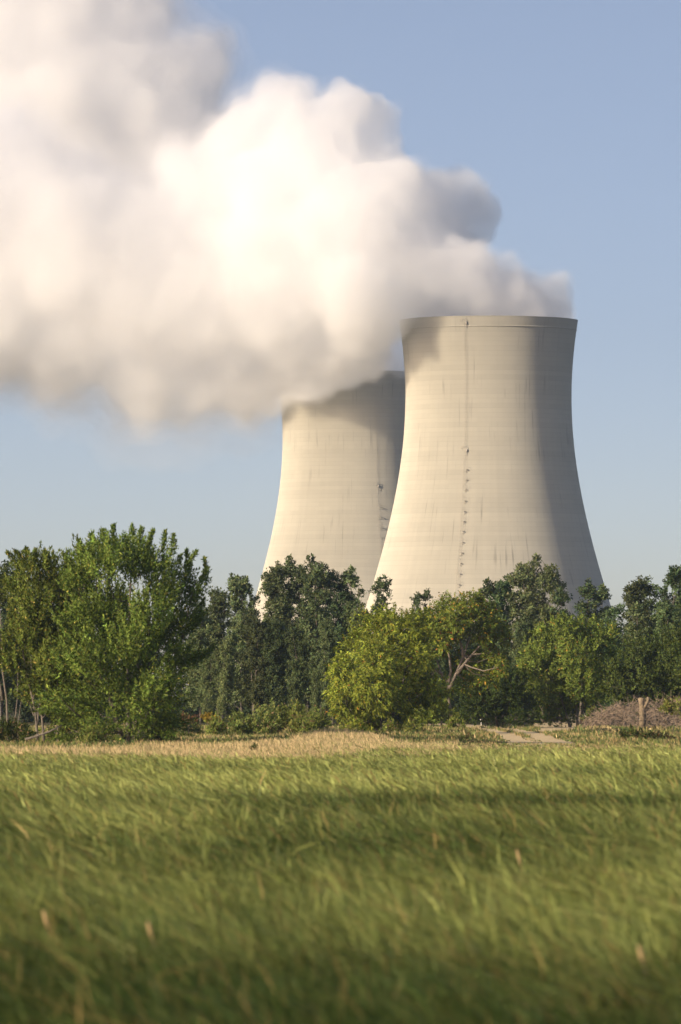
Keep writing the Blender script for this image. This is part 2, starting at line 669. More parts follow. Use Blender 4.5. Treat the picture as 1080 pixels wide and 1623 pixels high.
ribbon([((812, 1186), (930, 1186)), ((805, 1178), (905, 1177)), ((785, 1167), (884, 1172)), ((755, 1158), (862, 1163)),
        ((725, 1153), (812, 1155)), ((690, 1150), (760, 1149.5)), ((640, 1148), (700, 1147))], 'dirt_track')
ribbon([((862, 1166), (905, 1166)), ((852, 1157), (925, 1158)), ((845, 1150), (922, 1150)), ((850, 1145), (915, 1144)), ((880, 1141), (930, 1140))], 'dirt_path')

# ------------------------------------------------------------------ grass
m_grass = leaf_mat('grass_blade', translucent=0.2, spec=0.12, vary=0.0, rough=0.5)


def vnoise(x, y, s, seed):
    r = np.random.default_rng(seed)
    out = np.zeros_like(x)
    for k in range(5):
        a, b, c, d = r.random(4)
        th = a * 6.28
        out += np.sin((x * math.cos(th) + y * math.sin(th)) * s * (0.6 + b) + c * 6.28 + 1.3 * np.sin((x * math.sin(th) - y * math.cos(th)) * s * 0.7 + d * 6.28))
    return out / 5 * 1.4


# picture rows where green grass gives way to tan grass, and tan grass ends (at grass-top height)
EDGE_X = [-200, 0, 200, 400, 500, 560, 620, 700, 740, 1300]
GREEN_TO = [1208, 1209, 1210, 1209, 1203, 1196, 1192, 1192, 1187, 1186]
TAN_TO = [1181, 1180, 1178, 1176, 1166, 1164.5, 1170, 1176, 1184, 1184]
ZT = 0.5


def field_mesh():
    vs, fs4, fs3, cs, n0 = [], [], [], [], 0
    bands = [(34, 60, 900, 0.016, 1.0), (60, 95, 480, 0.019, 1.0), (95, 150, 200, 0.027, 0.98), (150, 235, 85, 0.04, 0.85),
             (235, 330, 55, 0.048, 0.62), (330, 420, 44, 0.05, 0.5)]
    for (d0, d1, dens, wid, hk) in bands:
        half1 = 540.0 / F * d1 * 1.1 + 7.0
        area = 2 * half1 * (d1 - d0)
        n = int(area * dens)
        y = d0 + (d1 - d0) * RNG.random(n)
        x = (RNG.random(n) * 2 - 1) * half1
        keep = (np.abs(x) < 540.0 / F * y * 1.1 + 7.0) & ((np.abs(x) < 540.0 / F * y * 1.05 + 0.8) | (RNG.random(n) < .45))
        x, y = x[keep], y[keep]
        px = 540 + x / y * F
        row = HOR + (CAM_H - ZT) * F / y
        tan_row = np.interp(px, EDGE_X, GREEN_TO) + 5 * vnoise(x, y, 0.5, 3) + RNG.normal(0, 9, len(x)) + 7 * vnoise(x, y, 0.9, 33)
        end_row = np.interp(px, EDGE_X, TAN_TO) + 2.5 * vnoise(x, y, 0.8, 4)
        ok = row > end_row
        x, y, row, tan_row, px = x[ok], y[ok], row[ok], tan_row[ok], px[ok]
        n = len(x)
        tan = row < tan_row
        big = vnoise(x, y * 0.55, 0.16, 11)
        big = big - 0.95 * np.exp(-((y - 122 - 16 * vnoise(x, y * .3, .45, 41)) / 24) ** 2) * np.clip((px - 330) / 120, 0, 1) - 1.2 * np.clip((66 - y) / 18, 0, 1) + 0.7 * np.clip((y - 165) / 40, 0, 1) \
            - 0.8 * np.exp(-((y - 120) / 25) ** 2) * np.clip((90 - px) / 80, 0, 1)
        mid = vnoise(x, y * 0.6, 0.9, 12)
        sm = vnoise(x, y * 0.7, 3.2, 13)
        fine = vnoise(x, y * 0.5, 13.0, 14)
        hk = np.interp(y, [100, 140, 190, 240, 300, 380], [1.0, .96, .86, .68, .6, .5])
        h = hk * (0.62 + 0.30 * RNG.random(n)) * (1 + 0.10 * big + 0.17 * mid + 0.22 * sm + 0.3 * fine)
        h = np.where(tan, 0.40 * (0.6 + 0.7 * RNG.random(n)) * (1 + .25 * mid), h)
        wf = np.where(tan, 0.55, 1.0)
        z0 = height(x, y)
        base = np.stack([x, y, z0], 1)
        lean = 0.58 + 0.34 * mid + 0.3 * sm + RNG.normal(0, 0.22, n)          # the wind lays the blades to the left
        lean = np.where(tan, 0.2 + RNG.normal(0, 0.2, n), lean)
        ang = math.pi + RNG.normal(0, 0.6, n) + 0.5 * mid + 0.4 * sm + 0.5 * fine
        dx, dy = np.cos(ang) * lean, np.sin(ang) * lean
        t1 = base + np.stack([dx * h * 0.22, dy * h * 0.22, h * 0.55], 1)
        t2 = base + np.stack([dx * h * 0.85, dy * h * 0.85, h * (1.0 - 0.28 * np.clip(lean, 0, 1.2))], 1)
        t3 = base + np.stack([dx * h * 1.3, dy * h * 1.3, h * (1.12 - 0.36 * np.clip(lean, 0, 1.2))], 1)
        sa = RNG.random(n) * math.pi
        wv = np.stack([np.cos(sa), np.sin(sa) * 0.6, RNG.normal(0, .25, n)], 1) * (wid * (0.6 + 0.8 * RNG.random(n)) * wf)[:, None] * 0.5
        v = np.stack([base - wv * .6, base + wv * .6, t1 * .45 + t2 * .55 + wv, t1 * .45 + t2 * .55 - wv, t3], 1).reshape(-1, 3)
        i = n0 + np.arange(n)[:, None] * 5
        fs4.append(i + np.array([0, 1, 2, 3]))
        fs3.append(i + np.array([3, 2, 4]))
        # colours: lush green to straw, in drifts
        g1 = np.array([0.055, 0.095, 0.022])
        g2 = np.array([0.325, 0.35, 0.11])
        k = np.clip(0.38 + 0.42 * big + 0.26 * mid + 0.26 * sm + 0.34 * fine + RNG.normal(0, 0.22, n), 0, 1)[:, None]
        c = g1 * (1 - k) + g2 * k
        c *= np.exp(RNG.normal(0, 0.34, (n, 1)) + (0.3 * np.clip(big, -1.6, 0.2) + 0.12 * mid)[:, None])
        straw = RNG.random(n) < 0.06 + 0.07 * np.clip(mid, 0, 1)
        c[straw] = np.array([0.27, 0.2, 0.075]) * np.exp(RNG.normal(0, 0.25, (straw.sum(), 1)))
        ct = np.array([0.55, 0.42, 0.23]) * np.exp(RNG.normal(0, 0.22, (n, 1)))
        gt = (RNG.random(n) < 0.22)[:, None]
        ct = np.where(gt, np.array([0.2, 0.21, 0.07]), ct)
        c = np.where(tan[:, None], ct, c)
        cs.append(np.repeat(c, 5, 0))
        vs.append(v)
        n0 += 5 * n
    return make_mesh('tall_grass', np.concatenate(vs), [np.concatenate(fs4), np.concatenate(fs3)], m_grass, col=np.clip(np.concatenate(cs), .003, .9))


g = tag(link_obj('tall_grass', field_mesh()), 'tall green grass filling the field and paling to a tan strip under the trees', 'grass', kind='stuff')


def tuft_field(name, label, n, region, h, wid, cols, seed):
    """Short ground cover between the trees: upright blades and small leaves, uncountable."""
    r = np.random.default_rng(seed)
    x, y = region(r, n)
    n = len(x)
    hh = h * (0.5 + 0.9 * r.random(n)) * (1 + 0.5 * vnoise(x, y * .6, 1.2, seed))
    hh = np.clip(hh, 0.04, None)
    pq = 540 + x / y * F
    hh = np.where((pq > 730) & (pq < 915) & (y < 455), hh * .35, hh)                 # trodden short beside the track
    base = np.stack([x, y, height(x, y)], 1)
    d = np.stack([r.normal(-0.15, 0.35, n), r.normal(0, 0.3, n), np.ones(n)], 1)
    v, f = leaf_geo(base, d, hh, wid * (0.6 + 0.8 * r.random(n)), r)
    pick = r.integers(0, len(cols), n)
    patch = np.clip(((vnoise(x, y * .5, 0.7, seed + 1) + 1) / 2 * len(cols)).astype(int), 0, len(cols) - 1)
    pick = np.where(r.random(n) < .65, patch, pick)
    c = np.array(cols)[pick] * np.exp(r.normal(0, .25, (n, 1)))
    o = link_obj(name, make_mesh(name, v, f, m_grass, col=np.repeat(c, 4, 0)))
    return tag(o, label, 'ground cover', kind='stuff')


def in_track(x, y):
    px = 540 + x / y * F
    row = HOR + CAM_H * F / y
    lo = np.interp(row, [1147, 1150, 1153, 1158, 1167, 1178, 1186], [640, 690, 725, 755, 785, 805, 812])
    hi = np.interp(row, [1147, 1150, 1155, 1163, 1172, 1177, 1186], [700, 760, 812, 862, 884, 905, 930])
    jx = 9 * vnoise(x, y * .4, 1.6, 71)
    a = (row > 1147) & (row < 1179) & (px > lo + jx) & (px < hi + jx)
    a &= (np.abs(px - (lo + hi) / 2 - jx * .5) > 0.09 * (hi - lo)) | (vnoise(x, y * .3, 2.2, 72) < -.1)
    b = (row > 1143) & (row < 1163) & (px > 852 + jx) & (px < 920 + jx)
    return a | b


def reg_back(r, n):
    y = 345 + 260 * r.random(n)
    x = (r.random(n) * 2 - 1) * (540 / F * y * 1.2 + 2)
    px = 540 + x / y * F
    row = HOR + (CAM_H - ZT) * F / y
    k = (row < np.interp(px, EDGE_X, TAN_TO) + 2) & ~in_track(x, y)
    return x[k], y[k]


tuft_field('weeds', 'low tangle of green and brown weeds on the ground under the trees', 150000, reg_back, 0.26, 0.07,
           [(0.19, 0.2, 0.06), (0.13, 0.16, 0.045), (0.3, 0.23, 0.1), (0.10, 0.14, 0.04), (0.42, 0.33, 0.17)], 21)

# ------------------------------------------------------------------ cooling towers
m_conc = concrete_mat()
m_dark = plain_mat('galvanised_steel', (0.43, 0.40, 0.345), 0.8, 3.0, 0.3, 0.2)
SC = 2200.0 / F
A0, B0, Z0, ZTOP = 131.7 * SC, 306 * SC, CAM_H + (1100 - 630) * SC, CAM_H + (1100 - 508) * SC


def tower_r(z):
    return A0 * np.sqrt(1 + ((z - Z0) / B0) ** 2)


def tower_shell():
    zs = np.linspace(0.0, ZTOP, 86)
    prof = [(tower_r(z), z) for z in zs]
    top = prof[-1][0]
    prof += [(top - 0.45, ZTOP)]
    prof += [(tower_r(z) - 0.45 - 0.5 * max(0, (40 - z) / 40), z) for z in zs[::-4][1:]]
    prof += [(tower_r(0) - 0.95, 0.0)]
    n = 256
    a = np.arange(n) * 2 * math.pi / n
    P = np.array(prof)
    v = np.stack([P[:, :1] * np.sin(a), P[:, :1] * -np.cos(a), np.repeat(P[:, 1:], n, 1)], -1).reshape(-1, 3)
    i = np.arange(len(P) * n).reshape(len(P), n)
    j = np.roll(i, -1, 1)
    f = np.stack([i[:-1], j[:-1], j[1:], i[1:]], -1).reshape(-1, 4)
    me = make_mesh('shell', v, f, m_conc, smooth=True)
    try:
        me.set_sharp_from_angle(angle=RAD(40))
    except Exception:
        pass
    return me


def ring(z0, z1, out_, n=256):
    a = np.arange(n) * 2 * math.pi / n
    P = np.array([(tower_r(z0) + 0.02, z0), (tower_r(z0) + out_, z0 + 0.05), (tower_r(z1) + out_, z1), (tower_r(z1) + 0.02, z1 + 0.05)])
    v = np.stack([P[:, :1] * np.sin(a), P[:, :1] * -np.cos(a), np.repeat(P[:, 1:], n, 1)], -1).reshape(-1, 3)
    i = np.arange(4 * n).reshape(4, n)
    j = np.roll(i, -1, 1)
    f = np.stack([i[:-1], j[:-1], j[1:], i[1:]], -1).reshape(-1, 4)
    return v, f


shell_me = tower_shell()


def cooling_tower(label, loc, ladder_deg, landings, brackets):
    t = thing('cooling_tower', label, 'cooling tower', loc)
    link_obj('shell', shell_me, t)
    v, f = ring(ZTOP - 3.4, ZTOP - 3.1, 0.18)
    link_obj('stiffening_ring', make_mesh('stiffening_ring', v, f, m_conc), t)
    ph = RAD(ladder_deg)
    er = np.array([math.sin(ph), -math.cos(ph), 0])
    et = np.array([math.cos(ph), math.sin(ph), 0])

    def on(z, off, side=0.0):
        return er * (tower_r(z) + off) + et * side + np.array([0, 0, z])
    g = Geo()
    zs = np.linspace(12, ZTOP - 1, 60)
    for s in (-0.28, 0.28):
        g.tube([on(z, 0.3, s) for z in zs], 0.02, 4)
    for z in np.arange(13, ZTOP - 1, 1.0):
        g.tube([on(z, 0.3, -0.28), on(z, 0.3, 0.28)], 0.025, 4)
    for z in np.arange(14, ZTOP - 1, 4.0):
        g.tube([on(z, 0.3, -0.3), on(z, 0.75, -0.42), on(z, 1.05, 0), on(z, 0.75, 0.42), on(z, 0.3, 0.3)], 0.016, 4)
    for s in (0,):
        g.tube([on(z, 1.05 - abs(s) * .7, s) for z in zs], 0.014, 4)
    link_obj('ladder', g.mesh('ladder', m_dark), t)
    for z in landings:
        g = Geo()
        c = on(z, 0.55, 0.75)
        g.box(c, (0.8, 0.6, 0.1), ph)
        for s in (0.15, 1.35):
            g.tube([on(z, 1.0, s), on(z + 1.1, 1.0, s)], 0.025, 4)
        g.tube([on(z + 1.1, 1.0, 0.15), on(z + 1.1, 1.0, 1.35)], 0.025, 4)
        g.tube([on(z - 1.0, 0.05, 0.75), on(z, 0.9, 0.75)], 0.06, 4)
        link_obj('landing', g.mesh('landing', m_dark), t)
    for z in brackets:
        g = Geo()
        g.tube([on(z - 1.6, 0.3, 0.6), on(z + 1.2, 0.5, 0.6), on(z + 1.6, 0.7, 0.1), on(z + 1.3, 0.6, -1.1), on(z + 0.6, 0.4, -1.3)], 0.07, 5)
        g.box(on(z, 0.3, 0.6), (0.4, 0.4, 0.9), ph)
        link_obj('lamp_bracket', g.mesh('lamp_bracket', m_dark), t)
    return t


def zpx(y, d):
    return CAM_H + (1100 - y) / F * d


cooling_tower('pale concrete cooling tower standing whole on the right, nearer of the pair', ((774.5 - 540) / F * 2200, 2200, 0), -16.6,
              [zpx(470 + q / 2.7, 2200) for q in (752, 795, 836, 885, 930, 972, 1014, 1060, 1105, 1150, 1195, 1240)], [zpx(519, 2200), zpx(719, 2200)])
cooling_tower('farther concrete cooling tower partly hidden behind the nearer one, its rim lost in steam', ((561 - 540) / F * 2566, 2566, 0), 17.7,
              [zpx(560 + q / 3.857, 2566) for q in (950, 1010, 1075, 1135, 1200, 1260)], [zpx(774, 2566)])

# ------------------------------------------------------------------ steam
ico_v = ico_f = None


def ico():
    global ico_v, ico_f
    if ico_v is None:
        import bmesh
        bm = bmesh.new()
        bmesh.ops.create_icosphere(bm, subdivisions=3, radius=1.0)
        bm.verts.ensure_lookup_table()
        ico_v = np.array([v.co[:] for v in bm.verts])
        ico_f = np.array([[l.vert.index for l in f.loops] for f in bm.faces])
        bm.free()
    return ico_v, ico_f


def voxel_remesh(V, Fc, voxel):
    """Voxel remesh of a polygon soup: one watertight skin without self-intersections."""
    me = make_mesh('steam_build', V, Fc, [])
    o = bpy.data.objects.new('steam_build', me)
    C.objects.link(o)
    r = o.modifiers.new('r', 'REMESH')
    r.mode = 'VOXEL'
    r.voxel_size = voxel
    dg = bpy.context.evaluated_depsgraph_get()
    ev = o.evaluated_get(dg)
    m2 = bpy.data.meshes.new_from_object(ev)
    nv = len(m2.vertices)
    co_ = np.zeros(nv * 3)
    m2.vertices.foreach_get('co', co_)
    nr = np.zeros(nv * 3)
    m2.vertices.foreach_get('normal', nr)
    fs = np.array([p.vertices[:] if len(p.vertices) == 4 else (*p.vertices[:], p.vertices[2]) for p in m2.polygons])
    bpy.data.objects.remove(o)
    bpy.data.meshes.remove(me)
    bpy.data.meshes.remove(m2)
    return co_.reshape(-1, 3), nr.reshape(-1, 3), fs


def split_faces(f):
    deg = f[:, 2] == f[:, 3]
    return [x for x in (f[~deg], f[deg][:, :3]) if len(x)]


def remeshed(centres, radii, voxel):
    v, f = ico()
    V = (v[None] * radii[:, None, None] + centres[:, None, :]).reshape(-1, 3)
    Fc = (f[None] + (np.arange(len(radii)) * len(v))[:, None, None]).reshape(-1, 3)
    return voxel_remesh(V, Fc, voxel)


def billow(p, n, amp, scale):
    out = np.zeros(len(p))
    for k in range(len(p)):
        q = Vector(p[k]) / scale
        dist = noise.voronoi(q)[0][0]
        d2 = noise.voronoi(q * 2.3 + Vector((7, 3, 1)))[0][0]
        out[k] = (0.45 - dist) + 0.45 * (0.45 - d2) + 0.3 * noise.noise(q * 4.0) + 0.2 * noise.noise(q * 8.0)
    return p + n * (out * amp)[:, None]


def steam(name, label, blobs, seed, child=14):
    """blobs: (px, py, radius px, distance)."""
    r = np.random.default_rng(seed)
    cs, rs = [], []
    for (px, py, rp, d) in blobs:
        c = at(px, py, d)
        R = rp / F * d
        cs.append(c)
        rs.append(R)
        for k in range(child):
            u = unit(r.normal(size=3))
            q = R * (0.22 + 0.2 * r.random())
            cs.append(c + u * (R - q * 0.55))
            rs.append(q)
    cs, rs = np.array(cs), np.array(rs)
    top = None
    for k, (grow, low, voxel, amp) in enumerate(STEAM_LAYERS):
        # outer layers swell most below and down-wind, where the plume thins out
        dn = np.clip((118 - cs[:, 2]) / 30, 0, 1) * low * np.clip((30 - cs[:, 0]) / 40, 0, 1)
        dn = np.maximum(np.abs(dn), abs(low) * np.clip((-12 - cs[:, 0]) / 45, 0, 1) * 0.5) * np.sign(low + 1e-9)
        dn = np.maximum(dn, -0.55 * rs)
        p, n, f = remeshed(cs, rs + grow + dn, voxel)
        p = billow(p, n, amp, 14.0)
        p, n, f = voxel_remesh(p, split_faces(f), voxel * .9)
        nm = name if top is None else 'thin_edge'
        o = link_obj(nm, make_mesh(nm, p, split_faces(f), STEAM_MATS[k]), top)
        if top is None:
            top = tag(o, label, 'steam', kind='stuff')
    return top


STEAM_LAYERS = [(0.0, -5.0, 1.2, 7.0), (0.8, -1.0, 1.4, 7.0), (1.6, 3.5, 1.8, 7.0), (2.4, 11.0, 2.2, 8.5)]
WHITE = (0.999, 0.9995, 1.0)
STEAM_MATS = [volume_mat('dense_steam', 0.042, WHITE, 0.0), volume_mat('thin_steam', 0.026, WHITE, 0.0), volume_mat('steam_wisp', 0.012, WHITE, 0.0),
              volume_mat('steam_fringe', 0.0055, WHITE, 0.0)]
D1, D2 = 2200, 2566
front = [
    # in the mouth of the nearer tower
    (868, 492, 44, D1), (830, 482, 54, D1 - 4), (780, 472, 62, D1 - 6), (725, 462, 66, D1 - 6), (685, 455, 56, D1 - 4), (874, 478, 34, D1 + 2),
    (840, 490, 44, D1 + 14), (780, 482, 58, D1 + 16), (720, 470, 70, D1 + 14), (725, 440, 68, D1 - 10), (765, 455, 52, D1 - 8),
    (556, 466, 66, D1 - 28), (586, 488, 40, D1 - 28),  # bulge left of the mouth, added to cast steam shadow on the tower
    # the shaded head rising behind
    (745, 335, 50, D1 + 26), (710, 335, 62, D1 + 24), (660, 345, 82, D1 + 18), (690, 400, 75, D1 + 14),
    # sunlit heads along the top
    (552, 205, 70, D1 + 12), (585, 250, 62, D1 + 10), (520, 250, 80, D1 + 6), (440, 185, 68, D1 + 14), (400, 220, 72, D1 + 12), (470, 240, 80, D1 + 8),
    (600, 340, 95, D1), (540, 400, 120, D1 - 8), (620, 440, 95, D1 - 8), (606, 500, 52, D1 - 14), (572, 520, 60, D1 - 12), (540, 530, 80, D1 - 2),
    (440, 340, 120, D1 + 4), (420, 450, 130, D1 - 4), (340, 330, 120, D1 + 12), (300, 470, 140, D1), (470, 560, 72, D1), (400, 580, 80, D1 + 4),
    (320, 585, 88, D1 + 6), (230, 585, 96, D1 + 6), (200, 430, 150, D1 + 2), (100, 520, 120, D1 + 6), (90, 390, 160, D1 + 4), (-40, 470, 160, D1 + 6), (-60, 330, 180, D1 + 8),
    (-200, 420, 190, D1 + 10), (300, 626, 60, D1 + 8), (382, 622, 54, D1 + 10), (225, 632, 56, D1 + 8),
]
rear = [
    (620, 566, 40, D2), (500, 598, 40, D2 - 42), (462, 602, 38, D2 - 30), (548, 590, 34, D2 - 40), (428, 612, 42, D2 - 16), (392, 628, 44, D2 - 8), (592, 582, 26, D2 - 38), (628, 584, 17, D2 - 26), (520, 570, 58, D2 - 36), (560, 560, 45, D2 - 34), (570, 565, 55, D2 - 12), (510, 565, 60, D2 - 10), (570, 545, 60, D2 + 10), (505, 540, 70, D2 + 8), (480, 480, 90, D2 + 5),
    (400, 440, 110, D2 + 10), (300, 340, 150, D2 + 20), (230, 220, 140, D2 + 24), (320, 95, 58, D2 + 20), (270, 130, 90, D2 + 20), (160, 140, 130, D2 + 20),
    (190, 40, 100, D2 + 20), (60, 190, 170, D2 + 20), (60, 40, 150, D2 + 20), (-80, 120, 200, D2 + 20), (130, -80, 120, D2 + 20), (-60, -90, 190, D2 + 22),
    (250, -40, 55, D2 + 20), (-160, 300, 200, D2 + 20), (120, 330, 170, D2 + 20),
]
steam('steam_plume', 'white billowing steam rolling left out of the nearer cooling tower', front, 31)
steam('steam_plume', 'broad steam bank from the farther tower, filling the upper left sky', rear, 32, child=10)

# ------------------------------------------------------------------ trees
M_LEAF = leaf_mat('tree_leaf')
M_LEAF_FOREST = leaf_mat('forest_leaf', translucent=0.2, vary=0.32)
M_BARK = bark_mat('grey_brown_bark', (0.06, 0.05, 0.04), (0.17, 0.145, 0.115))
M_GREY = bark_mat('grey_branch', (0.10, 0.08, 0.065), (0.24, 0.20, 0.155))
M_PALE = bark_mat('pale_bark', (0.08, 0.068, 0.052), (0.21, 0.18, 0.14))


def px_tree(name, label, d, base, lobes, stems, seed, base_col, group=None, depth=1.0, bark=None, r0=0.16, leaf=None, cat='tree', limb=0.05, limbs=True, fan=None, spires=(), tight=1.0, **kw):
    """A tree measured from the picture: base (px, py); lobes (px, py, r px); stems as lists of picture points (+ optional depth)."""
    r = np.random.default_rng(seed + 400)
    bx = (base[0] - 540) / F * d
    b = np.array([bx, d, float(height(bx, d))])
    L = []
    for q in lobes:
        p = at(q[0], q[1], d) - b
        R = q[2] / F * d * tight
        dd = q[3] if len(q) > 3 else r.normal(0, 1.0) * depth
        L.append((p[0], dd, p[2], R, R))
        if R > 0.8 and len(q) <= 3:                                    # give the crown its depth
            L.append((p[0] + r.normal(0, .3) * R, dd + (1 if r.random() < .5 else -1) * R * 1.4, p[2] - .1 * R + r.normal(0, .2) * R, R * .85, R * .85))
    S = []
    for st in stems:
        pts = []
        for q in st:
            p = at(q[0], q[1], d) - b
            p[1] = q[2] if len(q) > 2 else 0.0
            pts.append(p)
        if st is stems[0] or st[0][1] > base[1] - 25:
            pts[0][2] = -0.15
        S.append(pts)
    if fan is not None:
        kw['fan'] = at(fan[0], fan[1], d) - b
    kw['spires'] = []
    for (x0, y0, x1, y1) in spires:
        dd = r.normal(0, .7) * depth
        p0, p1 = at(x0, y0, d) - b, at(x1, y1, d) - b
        p0[1], p1[1] = dd * .7, dd
        kw['spires'].append((p0, p1))
    t = thing(name, label, cat, b, group)
    link_obj('crown', crown_mesh('crown', L, r, leaf or M_LEAF, base_col, **kw), t)
    link_obj('trunk', trunk_mesh('trunk', S, L, r, bark or M_BARK, r0, limb, limbs=limbs), t)
    return t


px_tree('maple_tree', 'largest tree, its dark green crown of upswept leafy shoots nearest the left', 400, (205, 1178),
        [(150, 885, 20), (160, 890, 22), (185, 884, 22), (212, 884, 22), (138, 905, 18), (120, 935, 20, -1.0), (126, 905, 15, -.6), (118, 1000, 24, -1.6), (115, 1060, 26, -1.8), (105, 1120, 24, -1.8), (165, 912, 36), (210, 908, 36), (245, 915, 22), (258, 945, 30), (292, 950, 22),
         (240, 985, 42), (178, 975, 44), (286, 998, 30), (222, 1030, 48), (162, 1040, 46), (276, 1052, 32), (200, 1090, 50), (250, 1105, 40), (150, 1115, 40),
         (210, 1140, 38), (255, 1146, 26), (118, 1160, 20), (170, 1160, 26), (225, 1165, 20), (132, 930, 24), (140, 985, 30), (185, 1010, 40), (262, 1020, 26)],
        [[(205, 1178), (203, 1100), (206, 1000), (212, 880)], [(210, 1176), (235, 1060), (258, 950), (270, 885)], [(198, 1176), (170, 1080), (160, 980), (155, 890)],
         [(208, 1176), (262, 1080), (292, 990), (306, 920)]], 1, (0.12, 0.175, 0.033), depth=1.7, r0=0.19, shoots=1.25, per=34, L=0.22, W=0.085, up=0.9, slen=1.7, spread=0.6, jit=0.3, fan=(208, 1120), tight=.86,
        spires=((150, 900, 126, 862), (165, 890, 142, 848), (178, 880, 165, 842), (190, 880, 184, 834), (205, 880, 208, 833), (222, 890, 226, 838), (238, 910, 243, 842), (252, 905, 262, 842),
                (258, 912, 277, 850), (285, 945, 294, 872), (292, 940, 312, 874), (300, 960, 322, 884), (304, 985, 326, 904), (290, 1010, 322, 950), (285, 1052, 330, 1030), (300, 1056, 338, 1022),
                (140, 930, 112, 888), (132, 960, 104, 920), (232, 905, 236, 858), (270, 930, 288, 880)),
        extra=((0.02, (0.3, 0.28, 0.06)),))
px_tree('maple_tree', 'lighter green tree at the left edge, bare pale stems under its ragged crown', 405, (62, 1176),
        [(40, 910, 16), (62, 905, 18), (84, 908, 16), (45, 938, 28), (85, 938, 28), (58, 968, 34), (104, 970, 26), (35, 990, 24), (75, 1012, 36), (112, 1022, 30),
         (45, 1042, 22), (85, 1066, 30), (115, 1075, 30), (102, 1110, 26), (126, 1125, 22), (112, 1150, 16), (30, 1020, 22), (52, 1072, 22), (20, 1055, 16), (78, 1100, 22), (92, 1135, 18), (86, 1160, 14), (48, 1000, 24, -1.2), (80, 1040, 26, -1.3), (100, 1090, 24, -1.2), (62, 1040, 18, -1.2), (118, 985, 26, -.5), (125, 1040, 26, -.6), (126, 950, 22, 0), (122, 920, 18, 0), (28, 1062, 20, -1.0), (60, 1085, 20, -1.0), (12, 1035, 18, -1), (45, 1110, 16, .6), (128, 885, 16, -.5), (130, 1000, 24, -1.5), (100, 1130, 22, -1.3), (75, 1125, 14, -.8)],
        [[(61, 1174), (56, 1120), (42, 1070), (30, 990), (28, 910)], [(71, 1174), (63, 1100), (60, 1030), (64, 950), (62, 905)], [(92, 1170), (92, 1080), (94, 980), (98, 905)]],
        2, (0.115, 0.15, 0.028), depth=1.2, r0=0.085, bark=M_PALE, shoots=1.3, per=32, L=0.22, W=0.085, up=0.8, slen=1.5, spread=0.6, jit=0.3, fan=(75, 1120),
        spires=((38, 915, 12, 876), (45, 912, 26, 874), (52, 905, 42, 870), (64, 905, 58, 872), (76, 905, 72, 874), (88, 910, 84, 878), (96, 930, 97, 876), (102, 930, 106, 882), (30, 950, 8, 920),
                (112, 960, 122, 915), (40, 1000, 16, 972)), extra=((0.04, (0.32, 0.26, 0.07)),))
px_tree('ash_tree', 'bushy yellow-green tree in the middle, hanging leaves down to the ground', 515, (600, 1163),
        [(588, 1002, 34), (620, 988, 28), (652, 990, 22), (560, 1028, 30), (545, 1066, 24), (600, 1045, 42), (640, 1028, 38), (552, 1105, 28), (545, 1138, 18), (600, 1100, 42),
         (640, 1080, 40), (585, 1140, 26), (635, 1130, 28), (668, 1040, 26), (672, 1095, 28), (675, 1005, 16), (535, 1062, 12), (534, 1098, 12)],
        [[(606, 1164), (602, 1090), (596, 1010)], [(612, 1164), (640, 1080), (648, 1000)], [(600, 1164), (570, 1100), (556, 1040)]], 3, (0.22, 0.262, 0.037),
        depth=1.5, r0=0.11, shoots=1.3, per=28, L=0.25, W=0.10, up=0.1, slen=0.9, spread=0.9, droop=0.35, jit=.3, tight=.88, extra=((0.012, (0.5, 0.26, 0.05)), (0.2, (0.12, 0.16, 0.03))))
px_tree('sumac_tree', 'open flat-topped tree with pale forking trunk and some orange leaves, middle right', 590, (712, 1148),
        [(690, 985, 22), (715, 970, 22), (742, 958, 20), (765, 978, 24), (784, 1000, 16), (700, 1012, 16), (672, 990, 16), (735, 985, 22), (800, 1015, 12), (790, 1040, 10), (655, 1012, 14), (640, 1000, 14), (648, 985, 12), (790, 1060, 12), (772, 1035, 14), (690, 1005, 14), (712, 1000, 16), (660, 1050, 20), (650, 1085, 22), (668, 1110, 20), (685, 1090, 12), (700, 1040, 10, 1.5), (730, 1050, 14, 2.0), (760, 1050, 16, 1.0), (775, 1075, 14, .5), (745, 1085, 14, 1.5), (690, 1125, 14, -1),
         (668, 1030, 12), (760, 1010, 14), (725, 1000, 14)],
        [[(714, 1148), (715, 1125), (710, 1100), (713, 1085), (700, 1066), (692, 1040), (680, 1018), (676, 990)], [(712, 1092), (722, 1072), (732, 1048), (742, 1022), (748, 990), (744, 965)],
         [(711, 1084), (716, 1060), (709, 1030), (715, 985)], [(724, 1068), (742, 1046), (764, 1022), (774, 985)], [(702, 1068), (680, 1056), (664, 1024)],
         [(735, 1040), (728, 1010), (722, 975)]],
        4, (0.165, 0.205, 0.034), depth=0.9, r0=0.15, bark=M_GREY, shoots=1.6, per=24, L=0.28, W=0.11, up=0.35, slen=0.8, spread=1.0, droop=0.3, limb=0.05,
        extra=((0.05, (0.5, 0.28, 0.05)), (0.01, (0.5, 0.14, 0.05))))
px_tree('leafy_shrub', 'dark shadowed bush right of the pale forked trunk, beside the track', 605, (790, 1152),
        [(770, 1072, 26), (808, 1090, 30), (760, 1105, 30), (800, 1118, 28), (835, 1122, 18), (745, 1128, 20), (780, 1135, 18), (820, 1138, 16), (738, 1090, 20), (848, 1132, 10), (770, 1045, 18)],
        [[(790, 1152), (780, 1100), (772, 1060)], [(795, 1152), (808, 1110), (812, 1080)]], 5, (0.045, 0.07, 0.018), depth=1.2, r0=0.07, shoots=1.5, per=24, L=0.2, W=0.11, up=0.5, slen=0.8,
        cat='shrub')
